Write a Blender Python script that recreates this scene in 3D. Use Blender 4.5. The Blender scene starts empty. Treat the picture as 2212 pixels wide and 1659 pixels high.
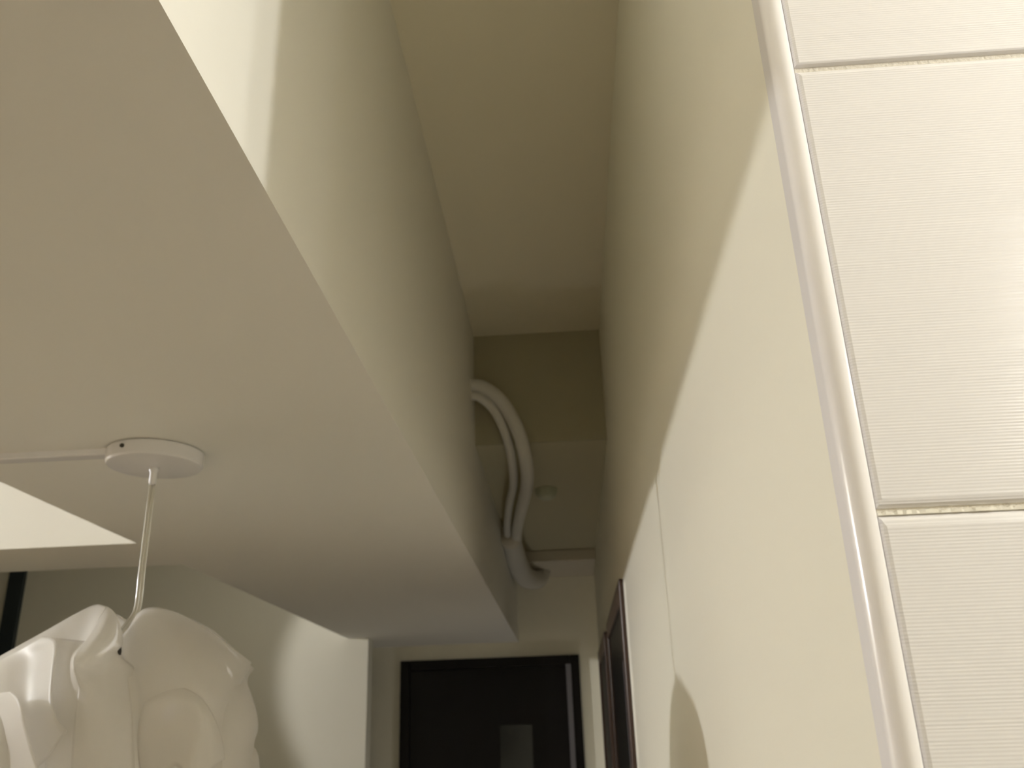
import bpy, bmesh, math, random
from mathutils import Vector, Matrix

sc = bpy.context.scene
C = sc.collection

# ------------------------------------------------------------------ camera
cam_d = bpy.data.cameras.new('camera')
cam = bpy.data.objects.new('camera', cam_d); C.objects.link(cam)
ROT = Matrix(((0.997445, 0.0529, 0.048017), (0.064214, -0.369231, -0.927116), (-0.031315, 0.927831, -0.371685)))
cam.matrix_world = Matrix.Translation((0, 0, 1.67)) @ ROT.to_4x4()
cam_d.sensor_width = 36.0
cam_d.lens = 1934.68 / 2212 * 36.0
cam_d.clip_start = 0.02
cam_d.dof.use_dof = True
cam_d.dof.focus_distance = 0.68
cam_d.dof.aperture_fstop = 12.5
sc.camera = cam

# ------------------------------------------------------------------ world, exposure
w = bpy.data.worlds.new('night'); sc.world = w; w.use_nodes = True
w.node_tree.nodes['Background'].inputs[0].default_value = (0.02, 0.02, 0.025, 1)
w.node_tree.nodes['Background'].inputs[1].default_value = 0.1
sc.view_settings.view_transform = 'Standard'
sc.view_settings.look = 'None'
sc.view_settings.gamma = 1.0
sc.view_settings.use_curve_mapping = False
sc.view_settings.exposure = -0.1
sc.cycles.max_bounces = 12
sc.cycles.diffuse_bounces = 8
sc.cycles.use_denoising = True

# ------------------------------------------------------------------ the lamps of the flat, and added lights
def bulb(name, loc, watt, radius, col):
    d = bpy.data.lights.new(name, 'POINT'); d.energy = watt; d.shadow_soft_size = radius; d.color = col
    o = bpy.data.objects.new(name, d); C.objects.link(o); o.location = loc
    return o
bulb('living_room_bulb', (-3.5, 1.60, 2.35), 155, 0.03, (1, 1, 1.02))       # under the raised ceiling, left of the soffit
bulb('kitchen_bulb', (1.5, -0.23, 2.36), 52, 0.035, (1, .99, .96))            # over the kitchen, right of the tiled wall
bulb('kitchen_bulb', (1.45, -0.02, 2.36), 15, 0.03, (1, .99, .96))

bulb('hall_fill_light', (-.1, 4.3, .6), 6.5, 0.08, (1, .95, .88))             # unseen fill light added low in the passage
bulb('tile_glare_light', (.515, .10, 2.035), 1.6, .012, (1, .97, .90))  # unseen small light added for the glare on the tiles
sd = bpy.data.lights.new('far_room_spotlight', 'SPOT'); sd.energy = 212; sd.shadow_soft_size = .02; sd.color = (1, .965, .93)
sd.spot_size = math.radians(38.5); sd.spot_blend = .14
so = bpy.data.objects.new('far_room_spotlight', sd); C.objects.link(so); so.location = (-4.0, 2.73, 2.41)
so.rotation_euler = Vector((1, .245, -.13)).to_track_quat('-Z', 'Y').to_euler()

# ------------------------------------------------------------------ materials
def mat(name, col, rough=.6, spec=.5, metal=0.0, bump=None, coat=0.0):
    m = bpy.data.materials.new(name); m.use_nodes = True
    nt = m.node_tree; b = nt.nodes['Principled BSDF']
    b.inputs['Base Color'].default_value = (*col, 1)
    b.inputs['Roughness'].default_value = rough
    b.inputs['Specular IOR Level'].default_value = spec
    b.inputs['Metallic'].default_value = metal
    b.inputs['Coat Weight'].default_value = coat
    if bump:
        sc_, strength, dist = bump
        tc = nt.nodes.new('ShaderNodeTexCoord'); n = nt.nodes.new('ShaderNodeTexNoise')
        n.inputs['Scale'].default_value = sc_; n.inputs['Detail'].default_value = 5
        bp = nt.nodes.new('ShaderNodeBump'); bp.inputs['Strength'].default_value = strength; bp.inputs['Distance'].default_value = dist
        nt.links.new(tc.outputs['Object'], n.inputs['Vector']); nt.links.new(n.outputs['Fac'], bp.inputs['Height'])
        nt.links.new(bp.outputs['Normal'], b.inputs['Normal'])
    return m

PLASTER = mat('painted_plaster', (.865, .843, .735), .85, .25, bump=(60, .12, .002))
CEIL = mat('ceiling_paint', (.80, .755, .62), .9, .2, bump=(50, .12, .002))
SOFFIT = mat('soffit_paint', (.82, .81, .76), .9, .2, bump=(40, .1, .002))

WOODWALL = mat('brown_panelling', (.24, .17, .11), .6, .3, bump=(20, .1, .002))
FLOOR = mat('floor_laminate', (.20, .155, .105), .5, .4)
GROUT = mat('grout', (.72, .68, .60), .9, .2, bump=(400, .6, .002))
TRIMW = mat('glossy_white_trim', (.90, .88, .89), .16, .55)
DOORB = mat('dark_stained_wood', (.006, .005, .005), .35, .15, bump=(30, .1, .001))
CASING = mat('red_brown_casing', (.055, .026, .016), .35, .5)
GREYSTRIP = mat('grey_door_strip', (.12, .115, .13), .3, .5)
DOORGLASS = mat('smoked_door_glass', (.02, .023, .02), .12, .3)
BLUEBAR = mat('dark_blue_grey_bar', (.030, .040, .045), .45, .4)
PIPE = mat('white_pipe_wrap', (.62, .61, .57), .6, .35, bump=(80, .3, .003))
TRUNK = mat('white_plastic_duct', (.62, .58, .50), .5, .4)
RISERDARK = mat('dark_riser_colour', (.40, .37, .26), .9, .2, bump=(50, .12, .002))  # riser colour, darker than the high ceiling
CAP = mat('green_grey_cap', (.50, .53, .42), .6, .3)
CANOPY = mat('white_enamel', (.80, .79, .80), .22, .5)
SCREW = mat('dark_screw', (.05, .045, .04), .4, .5)

# glazed tile with fine horizontal ribs
def tile_mat():
    m = mat('ribbed_white_tile', (.75, .735, .735), .22, .5)
    nt = m.node_tree; b = nt.nodes['Principled BSDF']
    tc = nt.nodes.new('ShaderNodeTexCoord'); sep = nt.nodes.new('ShaderNodeSeparateXYZ')
    nt.links.new(tc.outputs['Object'], sep.inputs[0])
    nz = nt.nodes.new('ShaderNodeTexNoise'); nz.inputs['Scale'].default_value = 1.0; nz.inputs['Detail'].default_value = 2
    mp = nt.nodes.new('ShaderNodeMapping'); mp.inputs['Scale'].default_value = (4, 4, 150)
    nt.links.new(tc.outputs['Object'], mp.inputs[0]); nt.links.new(mp.outputs[0], nz.inputs['Vector'])
    k = nt.nodes.new('ShaderNodeMath'); k.operation = 'MULTIPLY'; k.inputs[1].default_value = 2 * math.pi / 0.00185
    nt.links.new(sep.outputs[2], k.inputs[0])
    a = nt.nodes.new('ShaderNodeMath'); a.operation = 'ADD'; nt.links.new(k.outputs[0], a.inputs[0])
    j = nt.nodes.new('ShaderNodeMath'); j.operation = 'MULTIPLY'; j.inputs[1].default_value = 5.0
    nt.links.new(nz.outputs['Fac'], j.inputs[0]); nt.links.new(j.outputs[0], a.inputs[1])
    s = nt.nodes.new('ShaderNodeMath'); s.operation = 'SINE'; nt.links.new(a.outputs[0], s.inputs[0])
    amp = nt.nodes.new('ShaderNodeMapRange'); amp.inputs[1].default_value = .35; amp.inputs[2].default_value = .65
    amp.inputs[3].default_value = .35; amp.inputs[4].default_value = 1.0
    nt.links.new(nz.outputs['Fac'], amp.inputs[0])
    h = nt.nodes.new('ShaderNodeMath'); h.operation = 'MULTIPLY'
    nt.links.new(s.outputs[0], h.inputs[0]); nt.links.new(amp.outputs[0], h.inputs[1])
    bp = nt.nodes.new('ShaderNodeBump'); bp.inputs['Strength'].default_value = 1.0; bp.inputs['Distance'].default_value = .00005
    nt.links.new(h.outputs[0], bp.inputs['Height']); nt.links.new(bp.outputs['Normal'], b.inputs['Normal'])
    return m
TILE = tile_mat()

def shade_mat():
    m = bpy.data.materials.new('translucent_white_sheet'); m.use_nodes = True
    nt = m.node_tree; nt.nodes.clear()
    out = nt.nodes.new('ShaderNodeOutputMaterial'); mix = nt.nodes.new('ShaderNodeMixShader'); mix.inputs[0].default_value = .66
    p = nt.nodes.new('ShaderNodeBsdfPrincipled'); p.inputs['Base Color'].default_value = (.92, .91, .90, 1)
    p.inputs['Roughness'].default_value = .38; p.inputs['Specular IOR Level'].default_value = .45
    t = nt.nodes.new('ShaderNodeBsdfTranslucent'); t.inputs['Color'].default_value = (.98, .97, .95, 1)
    nt.links.new(p.outputs[0], mix.inputs[1]); nt.links.new(t.outputs[0], mix.inputs[2]); nt.links.new(mix.outputs[0], out.inputs[0])
    return m
SHADE = shade_mat()

def cord_mat():
    m = mat('clear_cord', (.80, .78, .70), .15, .6)
    m.node_tree.nodes['Principled BSDF'].inputs['Transmission Weight'].default_value = .35
    return m
CORD = cord_mat()

# ------------------------------------------------------------------ helpers
def bx(bm, x0, x1, y0, y1, z0, z1):
    v = [bm.verts.new((x, y, z)) for x in (x0, x1) for y in (y0, y1) for z in (z0, z1)]
    for f in ((0, 1, 3, 2), (4, 6, 7, 5), (0, 4, 5, 1), (2, 3, 7, 6), (0, 2, 6, 4), (1, 5, 7, 3)):
        bm.faces.new([v[i] for i in f])

def prism(bm, pts, z0, z1):
    lo = [bm.verts.new((x, y, z0)) for x, y in pts]; hi = [bm.verts.new((x, y, z1)) for x, y in pts]
    n = len(pts)
    bm.faces.new(lo[::-1]); bm.faces.new(hi)
    for i in range(n):
        bm.faces.new((lo[i], lo[(i+1) % n], hi[(i+1) % n], hi[i]))

def cr(P, t):
    n = len(P) - 1; t = max(0, min(n - 1e-6, t)); i = int(t); u = t - i
    a = P[i-1] if i > 0 else P[0]*2 - P[1]; b = P[i]; c = P[i+1]; d = P[i+2] if i + 2 <= n else P[n]*2 - P[n-1]
    return .5 * ((2*b) + (c-a)*u + (2*a - 5*b + 4*c - d)*u*u + (3*b - a - 3*c + d)*u**3)

def tube(bm, pts, rad, seg=20, steps=10, caps=True):
    P = [Vector(p) for p in pts]; R = [Vector((r, 0, 0)) for r in (rad if isinstance(rad, (list, tuple)) else [rad]*len(P))]
    n = (len(P)-1)*steps; rings = []; up = None
    for i in range(n+1):
        t = i/steps; p = cr(P, t); r = cr(R, t).x
        q = cr(P, min(t+.02, len(P)-1)) - cr(P, max(t-.02, 0)); q.normalize()
        if up is None: up = q.orthogonal().normalized()
        up = (up - q*up.dot(q)).normalized(); side = q.cross(up)
        rings.append([bm.verts.new(p + (up*math.cos(a) + side*math.sin(a))*r) for a in (2*math.pi*k/seg for k in range(seg))])
    for A, B in zip(rings, rings[1:]):
        for k in range(seg): bm.faces.new((A[k], A[(k+1) % seg], B[(k+1) % seg], B[k]))
    if caps: bm.faces.new(rings[0][::-1]); bm.faces.new(rings[-1])

def lathe(bm, prof, cx, cy, seg=48):
    rings = []
    for r, z in prof:
        rings.append([bm.verts.new((cx, cy, z))] if r < 1e-6 else
                     [bm.verts.new((cx + r*math.cos(2*math.pi*k/seg), cy + r*math.sin(2*math.pi*k/seg), z)) for k in range(seg)])
    for A, B in zip(rings, rings[1:]):
        for k in range(seg):
            a = [A[k % len(A)], A[(k+1) % len(A)], B[(k+1) % len(B)], B[k % len(B)]]
            a = list(dict.fromkeys(a))
            if len(a) > 2: bm.faces.new(a)

def obj(name, bm, m, parent=None, smooth=False, bevel=0, origin=None):
    bmesh.ops.recalc_face_normals(bm, faces=bm.faces)
    if origin:
        bmesh.ops.translate(bm, verts=bm.verts, vec=-Vector(origin))
    me = bpy.data.meshes.new(name); bm.to_mesh(me); bm.free()
    me.materials.append(m)
    o = bpy.data.objects.new(name, me); C.objects.link(o)
    if origin: o.location = origin
    if parent:
        o.parent = parent
        o.location = Vector(o.location) - Vector(parent.get('base', (0, 0, 0)))
    if smooth:
        for p in me.polygons: p.use_smooth = True
    if bevel:
        b = o.modifiers.new('bevel', 'BEVEL'); b.width = bevel; b.segments = 3; b.limit_method = 'ANGLE'
    return o

def struct(name, bm, m, bevel=0, label=None, **k):
    o = obj(name, bm, m, bevel=bevel, **k); o['kind'] = 'structure'
    if label: o['label'] = label
    return o

def thing(name, label, cat, loc=(0, 0, 0), group=None):
    o = bpy.data.objects.new(name, None); C.objects.link(o)
    o.location = loc; o['label'] = label; o['category'] = cat; o['base'] = list(loc)
    o.empty_display_size = .05
    if group: o['group'] = group
    return o
def tag(o, label, cat):
    o['label'] = label; o['category'] = cat
    return o
N = bmesh.new

# ------------------------------------------------------------------ the setting
XR = .154          # face of the right wall
XF = -.2625        # upright face of the soffit box
XS = -1.06         # left edge of the soffit
YE = 4.87          # end wall
ZS = 2.16          # underside of the soffit
ZC = 2.93          # high ceiling of the passage
ZL = 2.55          # low ceiling at the end of the passage
YB = 2.70          # where the low ceiling starts

bm = N(); bx(bm, -5, 3, -3, 5.2, -.1, 0); struct('floor', bm, FLOOR, label='floor of the flat, below the picture')
bm = N(); bx(bm, XF, 3, -3, YB, ZC, ZC+.1); struct('ceiling', bm, CEIL, label='high recessed ceiling strip between soffit face and right wall')
bm = N(); bx(bm, XF, XR, YB+.01, YE, ZL, ZC+.1); struct('ceiling_low', bm, mat('dark_low_ceiling_colour', (.50, .47, .34), .9, .2), label='low dark ceiling at the far end of the recess, above the pipes')  # low ceiling coloured darker than the high one
bm = N(); bx(bm, XF, XR, YB, YB+.01, ZL, ZC); struct('ceiling_beam', bm, RISERDARK, label='dark upright face where the recess ceiling steps down')
bm = N(); bx(bm, XS, XF, -1.6, YE, ZS, ZC+.1); struct('ceiling_soffit', bm, SOFFIT, label='broad dropped ceiling box left of the recess, carrying the lamp')
bm = N(); bx(bm, -5, XS, 2.17, 2.46, ZS+.004, ZC); struct('ceiling_crossbeam', bm, SOFFIT, label='cross beam at left with bright upright face above its shaded underside')
bm = N(); bx(bm, -5, XS, -3, 2.17, 2.62, 2.72); bx(bm, XS, XF, -3, -1.6, 2.62, 2.72); struct('ceiling_left', bm, PLASTER, label='raised living room ceiling left of the soffit')
bm = N(); prism(bm, [(XR, .492), (XR+.1, .492), (XR+.1, YE), (XR, YE)], 0, ZC); struct('wall_right', bm, PLASTER, label='cream plaster wall right of the recess')
bm = N(); bx(bm, -3, .4, YE, YE+.12, 0, ZC); struct('wall_end', bm, PLASTER, label='end wall of the passage around the black door')
bm = N(); bx(bm, -5, -.96, 4.4, 4.5, 0, ZC); struct('wall_left', bm, PLASTER, label='far wall seen under the left edge of the soffit, behind the lamp')
bm = N(); bx(bm, -5, XS, 2.46, 4.4, 2.72, 2.82); struct('ceiling_far', bm, PLASTER, label='ceiling of the space behind the cross beam')
bm = N(); bx(bm, -5, -1.68, 2.2, 2.44, 0, 2.17); struct('wall_light_block', bm, PLASTER)  # unseen block added to keep the space behind the beam dark
bm = N(); bx(bm, -5.1, -5, -3, 5.2, 0, ZC); struct('wall_far_left', bm, WOODWALL)
bm = N(); bx(bm, -5, 3, -3.1, -3, 0, ZC); struct('wall_back', bm, PLASTER)
bm = N(); bx(bm, 3, 3.1, -3, .6, 0, ZC); struct('wall_kitchen', bm, PLASTER)
bm = N(); bx(bm, -2.795, -2.715, 4.375, 4.4, 0, 2.7)
struct('trim_2', bm, BLUEBAR, bevel=.002, label='dark blue grey upright bar on the brown wall at far left')

# tiled return wall: grout bed, tiles, glossy quarter-round edge
bm = N(); bx(bm, XR+.0135, 3, .4806, .492, 0, ZC); bx(bm, XR+.002, XR+.0135, .486, .492, 0, ZC); struct('wall_tile_bed', bm, GROUT, label='grout between the white wall tiles')
bm = N()
TZ = 1.7775
for i in range(-6, 4):
    for j in range(5):
        z0 = TZ + i*.295 + .0022; z1 = min(z0 + .2906, ZC - .001); x0 = .1672 + j*.6; x1 = min(x0 + .5965, 2.999)
        # a tile: flat field with a pillowed rim
        e = .0035; ye, yf = .4794, .477; eb = .0042 if i == 0 else .0016; et = .0062 if i == -1 else .0045
        o = [(x0, z0), (x1, z0), (x1, z1), (x0, z1)]; n = [(x0+.003, z0+eb), (x1-e, z0+eb), (x1-e, z1-et), (x0+.003, z1-et)]
        A = [bm.verts.new((x, .4835, z)) for x, z in o]; B = [bm.verts.new((x, ye, z)) for x, z in o]
        M_ = [bm.verts.new((x + (a-x)*.4, (ye*.3+yf*.7), z + (b-z)*.4)) for (x, z), (a, b) in zip(o, n)]
        D = [bm.verts.new((x, yf, z)) for x, z in n]
        for P, Q in ((A, B), (B, M_), (M_, D)):
            for k in range(4): bm.faces.new((P[k], P[(k+1) % 4], Q[(k+1) % 4], Q[k]))
        bm.faces.new(D); bm.faces.new(A[::-1])
struct('wall_tiled', bm, TILE, label='white ribbed tiles on the return wall at right', smooth=False)

# rough grout smear in the lower joint
bm = N(); random.seed(4)
prev = None; x = .1672
while x < .60:
    h = .0008 + random.random()*.0013; f = .4785 - random.random()*.0008
    ring = [bm.verts.new((x, .482, TZ - .0022)), bm.verts.new((x, f, TZ - .0018)), bm.verts.new((x, f, TZ - .0016 + h)), bm.verts.new((x, .482, TZ - .0008 + h))]
    if prev:
        for k in range(4): bm.faces.new((prev[k], prev[(k+1) % 4], ring[(k+1) % 4], ring[k]))
    else: bm.faces.new(ring[::-1])
    prev = ring; x += .0011 + random.random()*.0022
bm.faces.new(prev)
struct('wall_tile_joint', bm, mat('fresh_grout', (.80, .77, .68), .9, .2), label='rough grout in the lower tile joint')

# glossy corner trim: rounded nose from the plaster face to the tile face with a thin lip
bm = N(); pts = []
pts.append((XR + .002, .4985)); pts.append((XR - .0010, .4985)); pts.append((XR - .0010, .486))
for k in range(15):
    a = math.pi + (math.pi/2)*k/14
    pts.append((XR + .0080 + .0090*math.cos(a), .4842 + .0092*math.sin(a)))
pts += [(.1636, .4751), (.1650, .4754), (.1656, .4762), (.1657, .482), (XR + .008, .490)]
prism(bm, pts, 0, ZC)
t1 = struct('trim_1', bm, TRIMW, label='glossy white rounded corner strip between plaster wall and tiles')
t1.data.polygons.foreach_set('use_smooth', [True]*len(t1.data.polygons))
em = t1.modifiers.new('edges', 'EDGE_SPLIT'); em.split_angle = math.radians(35)


# ------------------------------------------------------------------ end door
d = thing('door_1', 'black door with a narrow dim glass inset in the end wall of the passage', 'door', (-.418, YE, 0)); d['kind'] = 'structure'
bm = N(); x0, x1, z1 = -.884, .048, 2.084
for a in ((x0, x0+.05, YE-.03, YE, 0, z1), (x1-.05, x1, YE-.03, YE, 0, z1), (x0+.05, x1-.05, YE-.03, YE, z1-.05, z1)): bx(bm, *a)
obj('door_frame', bm, DOORB, d, bevel=.004)
bm = N(); bx(bm, x0+.05, x1-.05, YE-.014, YE-.001, .01, z1-.05)
obj('door_leaf', bm, DOORB, d, bevel=.002)
bm = N(); bx(bm, -.022, .004, YE-.036, YE-.030, 0, z1-.045)  # grey strip stands in for the lit edge of the jamb
obj('jamb_highlight', bm, GREYSTRIP, d, bevel=.002)['label'] = 'grey strip painted as the highlight on the right jamb'
bm = N(); bx(bm, -.372, -.208, YE-.020, YE-.014, .9, 1.755)
obj('glass_inset', bm, DOORGLASS, d, bevel=.001)

# ------------------------------------------------------------------ doors along the right wall
def side_door(name, y0, y1, label, proud):
    d = thing(name, label, 'door', (XR, (y0+y1)/2, 0)); d['kind'] = 'structure'
    z1 = 2.07; xp = XR - proud
    bm = N()
    for a in ((xp, XR, y0, y0+.06, 0, z1), (xp, XR, y1-.06, y1, 0, z1), (xp, XR, y0+.06, y1-.06, z1-.06, z1)): bx(bm, *a)
    obj('door_frame', bm, CASING, d, bevel=.003)
    bm = N(); bx(bm, XR-.004, XR, y0+.06, y1-.06, 0, z1-.06)
    obj('door_leaf', bm, DOORB, d)
    bm = N(); bx(bm, XR-.008, XR-.004, y0+.14, y0+.165, .2, z1-.2)
    obj('door_bead', bm, GREYSTRIP, d)
side_door('door_2', 2.44, 3.44, 'dark brown door nearest on the right wall, its frame edge reddish', .012)
side_door('door_3', 3.70, 4.62, 'dark brown door at the far end of the right wall, next to the end wall', .014)

# ------------------------------------------------------------------ pipes, duct, cap
pb = thing('insulated_pipe_bundle', 'pair of white wrapped air conditioner pipes curving out of the soffit face', 'pipe', (-.2625, 2.64, 2.69))
bm = N(); tube(bm, [(-.275, 2.60, 2.715), (-.225, 2.60, 2.705), (-.165, 2.62, 2.655), (-.118, 2.66, 2.56), (-.105, 2.78, 2.487), (-.118, 3.00, 2.482), (-.150, 3.28, 2.480), (-.185, 3.60, 2.478), (-.205, 3.90, 2.478)], [.022]*9)
obj('thick_pipe', bm, PIPE, pb, smooth=True)
bm = N(); tube(bm, [(-.275, 2.60, 2.682), (-.235, 2.60, 2.672), (-.190, 2.63, 2.63), (-.158, 2.68, 2.55), (-.152, 2.80, 2.50), (-.163, 3.00, 2.497), (-.196, 3.28, 2.495), (-.226, 3.60, 2.488), (-.240, 3.90, 2.484)], [.0145]*9)
obj('thin_pipe', bm, PIPE, pb, smooth=True)
bm = N(); tube(bm, [(-.222, 3.78, 2.478), (-.222, 4.00, 2.470), (-.218, 4.25, 2.450), (-.195, 4.48, 2.430), (-.145, 4.62, 2.440), (-.118, 4.66, 2.475), (-.104, 4.67, 2.50)], [.040, .044, .048, .050, .046, .040, .034])
obj('wrapped_elbow', bm, PIPE, pb, smooth=True)['label'] = 'taped elbow where both pipes join'
bm = N(); tube(bm, [(-.226, 3.74, 2.482), (-.226, 3.80, 2.480)], .046)
obj('clamp', bm, TRUNK, pb, smooth=True)
td = N(); bx(td, -.200, XR-.001, 4.42, YE-.001, 2.49, ZL-.001)
tag(obj('cable_duct', td, TRUNK, bevel=.006), 'pale square plastic duct running across the far end of the low ceiling', 'duct')
bm = N(); lathe(bm, [(0, 2.508), (.020, 2.510), (.034, 2.518), (.040, 2.532), (.042, ZL)], -.055, 3.27)
tag(obj('round_blanking_cap', bm, CAP, smooth=True), 'small round green grey cap on the dark low ceiling, right of the pipes', 'cap')

# ------------------------------------------------------------------ flat cable cover and pendant lamp
bm = N(); prof = [(1.418, ZS), (1.420, 2.1515), (1.424, 2.150), (1.446, 2.150), (1.450, 2.1515), (1.452, ZS)]
A = [bm.verts.new((-1.05, y, z)) for y, z in prof]; B = [bm.verts.new((-.772, y, z)) for y, z in prof]
bm.faces.new(A); bm.faces.new(B[::-1])
for k in range(6): bm.faces.new((A[k], A[(k+1) % 6], B[(k+1) % 6], B[k]))
tag(obj('cable_cover', bm, CANOPY), 'thin white cable strip on the soffit running left from the lamp canopy', 'cable')

PX, PY = -.700, 1.452
pl = thing('pendant_lamp', 'unlit white swirl pendant lamp of curled plastic sheets hanging from the soffit', 'lamp', (PX, PY, ZS))
bm = N(); lathe(bm, [(.074, ZS), (.074, 2.158), (.080, 2.157), (.080, 2.137), (.0775, 2.1335), (.072, 2.132), (0, 2.131)], PX, PY, 72)
o = obj('canopy', bm, CANOPY, pl, smooth=True); e_ = o.modifiers.new('edges', 'EDGE_SPLIT'); e_.split_angle = math.radians(35)
bm = N(); lathe(bm, [(0, 0), (.0028, 0), (.0036, -.0015), (.0036, -.003), (0, -.003)], 0, 0, 16)
sm = obj('screw', bm, SCREW, o); sm.matrix_parent_inverse = Matrix(); sm.location = (PX - .022, PY - .0768, 2.148); sm.rotation_euler = (math.radians(-90), 0, 0)
bm = N(); lathe(bm, [(0, 2.132), (.0085, 2.132), (.0085, 2.126), (.0065, 2.122), (.0062, 2.104), (.0045, 2.100), (0, 2.100)], PX, PY, 24)
obj('strain_relief', bm, CANOPY, pl, smooth=True)
bm = N()
for s in (-1, 1):
    tube(bm, [(PX + s*.0028, PY, 2.102), (PX + s*.0028, PY, 2.02), (PX + s*.0028, PY, 1.95), (PX + .001 + s*.003, PY-.002, 1.892), (PX - .008 + s*.003, PY - .012, 1.866), (PX - .022 + s*.003, PY - .02, 1.835), (PX - .03, PY - .01, 1.77)], .0028, 10, 8)
obj('cord', bm, CORD, pl, smooth=True)['label'] = 'clear twin cord'
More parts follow.
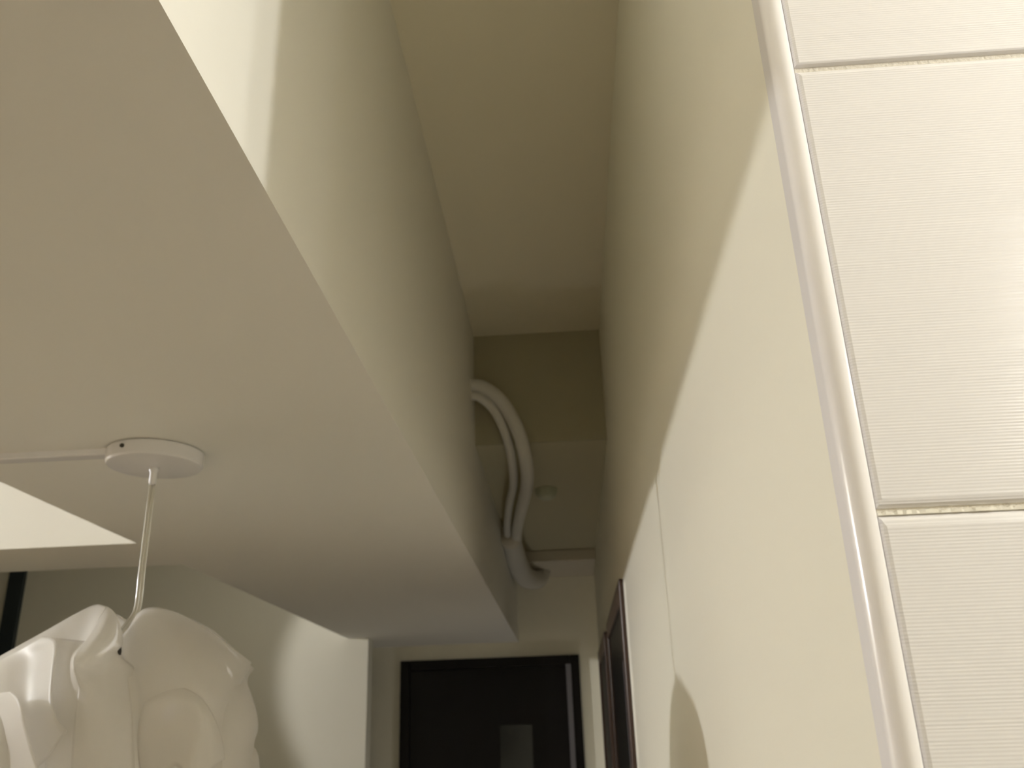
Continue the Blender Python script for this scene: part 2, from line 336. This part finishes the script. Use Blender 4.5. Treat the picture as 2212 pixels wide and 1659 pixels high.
SHEETS = [
    ('back left sheet with the sloping top edge', [[(-0.9520, 1.4400, 1.7994), (-0.9109, 1.4400, 1.8242), (-0.8350, 1.4300, 1.8605), (-0.7873, 1.4200, 1.8820), (-0.7551, 1.4200, 1.8960), (-0.7186, 1.3900, 1.8875)], [(-0.9353, 1.4200, 1.7802), (-0.8954, 1.4200, 1.8065), (-0.8223, 1.4000, 1.8405), (-0.7807, 1.4000, 1.8600), (-0.7434, 1.3900, 1.8694), (-0.7023, 1.3400, 1.8616)], [(-0.9167, 1.4000, 1.7515), (-0.8714, 1.3900, 1.7763), (-0.8102, 1.3800, 1.8141), (-0.7726, 1.3800, 1.8298), (-0.7332, 1.3600, 1.8311), (-0.6933, 1.3000, 1.8289)], ]),
    ('rolled sheet curling over beside the cord', [[(-0.7186, 1.3900, 1.8875), (-0.7087, 1.3850, 1.8822), (-0.7018, 1.3850, 1.8749), (-0.6977, 1.3900, 1.8655)], [(-0.6983, 1.3300, 1.8589), (-0.6748, 1.3100, 1.8575), (-0.6701, 1.3300, 1.8544), (-0.6829, 1.3750, 1.8472)], [(-0.6870, 1.2850, 1.8291), (-0.6599, 1.2650, 1.8291), (-0.6496, 1.2850, 1.8289), (-0.6666, 1.3500, 1.8250)], [(-0.6829, 1.2500, 1.8036), (-0.6594, 1.2450, 1.8047), (-0.6478, 1.2700, 1.8065), (-0.6576, 1.3200, 1.8087)], [(-0.6725, 1.2330, 1.7817), (-0.6584, 1.2500, 1.7806), (-0.6388, 1.2700, 1.7801), (-0.6111, 1.2900, 1.7804)], [(-0.6665, 1.2400, 1.7610), (-0.6453, 1.2400, 1.7484), (-0.6183, 1.2520, 1.7420), (-0.5873, 1.2660, 1.7416)], [(-0.6684, 1.2450, 1.7141), (-0.6367, 1.2350, 1.7071), (-0.6003, 1.2380, 1.7060), (-0.5653, 1.2500, 1.7108)], [(-0.6632, 1.2500, 1.6232), (-0.6244, 1.2350, 1.6229), (-0.5875, 1.2350, 1.6218), (-0.5504, 1.2480, 1.6201)], ]),
    (None, [[(-0.8060, 1.3700, 1.8445), (-0.7751, 1.3750, 1.8397), (-0.7339, 1.3500, 1.8329), (-0.6942, 1.3000, 1.8257)], [(-0.7865, 1.3500, 1.8174), (-0.7576, 1.3450, 1.8192), (-0.7104, 1.2900, 1.8093), (-0.6827, 1.2520, 1.8043)], [(-0.7683, 1.3300, 1.7888), (-0.7427, 1.3200, 1.7937), (-0.7039, 1.2750, 1.7890), (-0.6723, 1.2320, 1.7841)], [(-0.7457, 1.3000, 1.7545), (-0.7208, 1.2900, 1.7594), (-0.6905, 1.2600, 1.7629), (-0.6669, 1.2360, 1.7691)], [(-0.7271, 1.2800, 1.7107), (-0.7028, 1.2700, 1.7157), (-0.6784, 1.2550, 1.7234), (-0.6544, 1.2430, 1.7341)], [(-0.7069, 1.2700, 1.6234), (-0.6764, 1.2620, 1.6257), (-0.6479, 1.2550, 1.6280), (-0.6227, 1.2470, 1.6332)], ]),
    (None, [[(-0.9378, 1.4200, 1.7927), (-0.8975, 1.4200, 1.8178), (-0.8413, 1.3900, 1.8333), (-0.7986, 1.3600, 1.8431)], [(-0.9063, 1.3800, 1.7637), (-0.8676, 1.3800, 1.7891), (-0.8152, 1.3700, 1.8134), (-0.7362, 1.2900, 1.8257)], [(-0.8749, 1.3400, 1.7352), (-0.8439, 1.3500, 1.7602), (-0.7975, 1.3450, 1.7778), (-0.7169, 1.2620, 1.7854)], [(-0.8491, 1.3100, 1.7027), (-0.8130, 1.3100, 1.7261), (-0.7788, 1.3200, 1.7377), (-0.7046, 1.2450, 1.7477)], [(-0.8302, 1.2900, 1.6723), (-0.7907, 1.2850, 1.6889), (-0.7521, 1.2900, 1.6996), (-0.6873, 1.2320, 1.7214)], [(-0.8146, 1.2800, 1.6258), (-0.7759, 1.2750, 1.6421), (-0.7284, 1.2750, 1.6579), (-0.6687, 1.2300, 1.7024)], ]),
    (None, [[(-0.9049, 1.3600, 1.7497), (-0.8588, 1.3400, 1.7602), (-0.8256, 1.3200, 1.7607), (-0.7860, 1.2800, 1.7587)], [(-0.8864, 1.3400, 1.7229), (-0.8468, 1.3300, 1.7308), (-0.8113, 1.3100, 1.7354), (-0.7469, 1.2400, 1.7436)], [(-0.8591, 1.3100, 1.6849), (-0.8145, 1.3000, 1.6956), (-0.7797, 1.2850, 1.7004), (-0.7202, 1.2220, 1.7068)], [(-0.8364, 1.2900, 1.6375), (-0.7800, 1.2800, 1.6478), (-0.7459, 1.2650, 1.6587), (-0.6934, 1.2120, 1.6640)], [(-0.8229, 1.2800, 1.6035), (-0.7611, 1.2700, 1.6137), (-0.7156, 1.2500, 1.6191), (-0.6637, 1.2100, 1.6173)], ]),
    ('broad domed sheet right of the cord', [[(-0.6959, 1.4450, 1.8830), (-0.6821, 1.4400, 1.8892), (-0.6609, 1.4400, 1.8905), (-0.6253, 1.4400, 1.8803), (-0.5891, 1.4400, 1.8608), (-0.5450, 1.4400, 1.8319), (-0.4957, 1.4300, 1.7990)], [(-0.6993, 1.4200, 1.8470), (-0.6594, 1.3800, 1.8551), (-0.6202, 1.3650, 1.8567), (-0.5810, 1.3600, 1.8464), (-0.5475, 1.3700, 1.8292), (-0.5197, 1.3900, 1.8110), (-0.4966, 1.4200, 1.7880)], [(-0.6772, 1.3700, 1.8219), (-0.6265, 1.3200, 1.8140), (-0.5809, 1.2950, 1.8126), (-0.5423, 1.2850, 1.8058), (-0.5155, 1.3050, 1.7939), (-0.5021, 1.3450, 1.7823), (-0.4970, 1.4000, 1.7718)], [(-0.6257, 1.2880, 1.7808), (-0.5953, 1.2720, 1.7676), (-0.5559, 1.2500, 1.7661), (-0.5211, 1.2450, 1.7610), (-0.4948, 1.2620, 1.7514), (-0.4894, 1.3100, 1.7450), (-0.4965, 1.3700, 1.7414)], [(-0.5898, 1.2440, 1.7202), (-0.5733, 1.2470, 1.7198), (-0.5460, 1.2400, 1.7187), (-0.5124, 1.2350, 1.7175), (-0.4896, 1.2500, 1.7130), (-0.4871, 1.2900, 1.7078), (-0.4947, 1.3400, 1.7040)], [(-0.5665, 1.2320, 1.6214), (-0.5521, 1.2380, 1.6207), (-0.5324, 1.2350, 1.6203), (-0.5019, 1.2350, 1.6194), (-0.4784, 1.2450, 1.6183), (-0.4749, 1.2800, 1.6163), (-0.4817, 1.3300, 1.6139)], ]),
    (None, [[(-0.5603, 1.4000, 1.8031), (-0.5366, 1.4050, 1.8006), (-0.5247, 1.4300, 1.7939), (-0.5146, 1.4500, 1.7824)], [(-0.5254, 1.3300, 1.7610), (-0.5002, 1.3450, 1.7609), (-0.4951, 1.3850, 1.7603), (-0.4972, 1.4400, 1.7551)], [(-0.5117, 1.3100, 1.7346), (-0.4888, 1.3300, 1.7314), (-0.4824, 1.3800, 1.7297), (-0.4855, 1.4400, 1.7270)], [(-0.5049, 1.3000, 1.7038), (-0.4824, 1.3200, 1.7003), (-0.4752, 1.3700, 1.7006), (-0.4814, 1.4400, 1.7016)], [(-0.4981, 1.2900, 1.6739), (-0.4782, 1.3150, 1.6731), (-0.4743, 1.3700, 1.6725), (-0.4858, 1.4400, 1.6741)], [(-0.4926, 1.2900, 1.6163), (-0.4713, 1.3100, 1.6147), (-0.4660, 1.3700, 1.6114), (-0.4751, 1.4400, 1.6080)], ]),
    (None, [[(-0.5933, 1.2620, 1.7120), (-0.5814, 1.2570, 1.7380), (-0.5573, 1.2500, 1.7506), (-0.5287, 1.2420, 1.7539), (-0.5005, 1.2380, 1.7433), (-0.4811, 1.2420, 1.7224), (-0.4712, 1.2620, 1.6906), (-0.4684, 1.2750, 1.6616)], [(-0.5818, 1.2450, 1.6940), (-0.5692, 1.2380, 1.7194), (-0.5465, 1.2300, 1.7329), (-0.5196, 1.2220, 1.7363), (-0.4952, 1.2180, 1.7267), (-0.4794, 1.2220, 1.7075), (-0.4734, 1.2400, 1.6820), (-0.4730, 1.2550, 1.6565)], [(-0.5699, 1.2380, 1.6653), (-0.5566, 1.2300, 1.6875), (-0.5370, 1.2240, 1.7009), (-0.5171, 1.2200, 1.7042), (-0.5009, 1.2200, 1.6969), (-0.4880, 1.2220, 1.6825), (-0.4850, 1.2350, 1.6628), (-0.4848, 1.2480, 1.6403)], [(-0.5591, 1.2400, 1.6208), (-0.5466, 1.2350, 1.6370), (-0.5315, 1.2320, 1.6504), (-0.5172, 1.2300, 1.6556), (-0.5062, 1.2300, 1.6498), (-0.4979, 1.2320, 1.6385), (-0.4946, 1.2380, 1.6245), (-0.4932, 1.2450, 1.6132)], ]),
    (None, [[(-0.5011, 1.4000, 1.6604), (-0.4984, 1.4200, 1.6696), (-0.4901, 1.4350, 1.6776), (-0.4846, 1.4450, 1.6734)], [(-0.4852, 1.3500, 1.6457), (-0.4791, 1.3700, 1.6480), (-0.4762, 1.4100, 1.6531), (-0.4775, 1.4450, 1.6556)], [(-0.4752, 1.3300, 1.6137), (-0.4691, 1.3500, 1.6125), (-0.4694, 1.4000, 1.6099), (-0.4725, 1.4450, 1.6076)], ]),
]

def sheet(rows, m=7, weight=None):
    bm = N(); G = [[Vector(p) for p in r] for r in rows]
    nr, nc = (len(G)-1)*m, (len(G[0])-1)*m
    V = []
    for i in range(nr+1):
        col = [cr([G[a][b] for a in range(len(G))], i/m) for b in range(len(G[0]))]
        V.append([bm.verts.new(cr(col, j/m)) for j in range(nc+1)])
    for i in range(nr):
        for j in range(nc): bm.faces.new((V[i][j], V[i][j+1], V[i+1][j+1], V[i+1][j]))
    return bm

def shade_part(bm, label=None):
    o = obj('shade_panel', bm, SHADE, pl, smooth=True)
    s = o.modifiers.new('thickness', 'SOLIDIFY'); s.thickness = .0009; s.offset = 0
    if label: o['label'] = label
    return o
for lab, rows in SHEETS: shade_part(sheet(rows), lab)

xs = (-.93, -.83, -.735, -.70, -.655, -.575, -.495)
back = [(1.442, (1.79, 1.845, 1.883, 1.86, 1.882, 1.857, 1.79)), (1.52, (1.77, 1.825, 1.860, 1.845, 1.860, 1.838, 1.775)),
        (1.59, (1.72, 1.775, 1.805, 1.80, 1.805, 1.785, 1.725)), (1.635, (1.65, 1.70, 1.72, 1.72, 1.72, 1.70, 1.65)), (1.655, (1.57, 1.60, 1.61, 1.61, 1.61, 1.60, 1.57))]
shade_part(sheet([[(-.695 + (x + .695)*(1 - .35*k*k/16 - (.10 if k else 0) - (.06 if k and x > -.7 else 0)), y, z) for x, z in zip(xs, zz)] for k, (y, zz) in enumerate(back)]), 'sheet closing the far side of the ball')

# the rest of the ball: overlapping curled leaves all round it
cz = 1.662; ctr = Vector((PX, PY, cz)); random.seed(11); n = 20
for i in range(n):
    zz = 1 - 2*(i+.5)/n; rr = math.sqrt(1-zz*zz); ph = i*2.399963
    d0 = Vector((rr*math.cos(ph), rr*math.sin(ph), zz))
    if zz > .86: continue
    e1 = Vector((0, 0, 1)).cross(d0).normalized(); e2 = d0.cross(e1)
    tw = .6 + random.random()*.5; a1 = e1*math.cos(tw) + e2*math.sin(tw); a2 = d0.cross(a1)
    rows = []
    for u in (-1, -.5, 0, .5, 1):
        row = []
        for v in (-1, -.5, 0, .5, 1):
            wd = .46*(1 - .35*u*u)
            q = (d0 + a1*(u*.52) + a2*(v*wd)).normalized()
            r_ = .188 + (.020 if v > .75 else .004*v) + .012*max(0, u)**2
            if q.y < .1 and q.z > -.5: r_ -= .036        # tucked under the front sheets
            if q.z > .75: r_ -= .02
            r_ = min(r_, .197)
            if q.x > .45 and q.z > -.6: r_ = min(r_, .178)
            row.append(ctr + q*r_)
        rows.append(row)
    shade_part(sheet(rows, 5))
bm = N(); bmesh.ops.create_uvsphere(bm, u_segments=40, v_segments=24, radius=.07, matrix=Matrix.Translation(ctr))
obj('inner_diffuser', bm, SHADE, pl, smooth=True)
bm = N(); lathe(bm, [(0, 1.845), (.014, 1.845), (.017, 1.835), (.017, 1.80), (0, 1.80)], PX-.03, PY-.012, 24)
obj('lamp_holder', bm, SCREW, pl, smooth=True)['label'] = 'dark lamp holder seen in the slit between sheets'
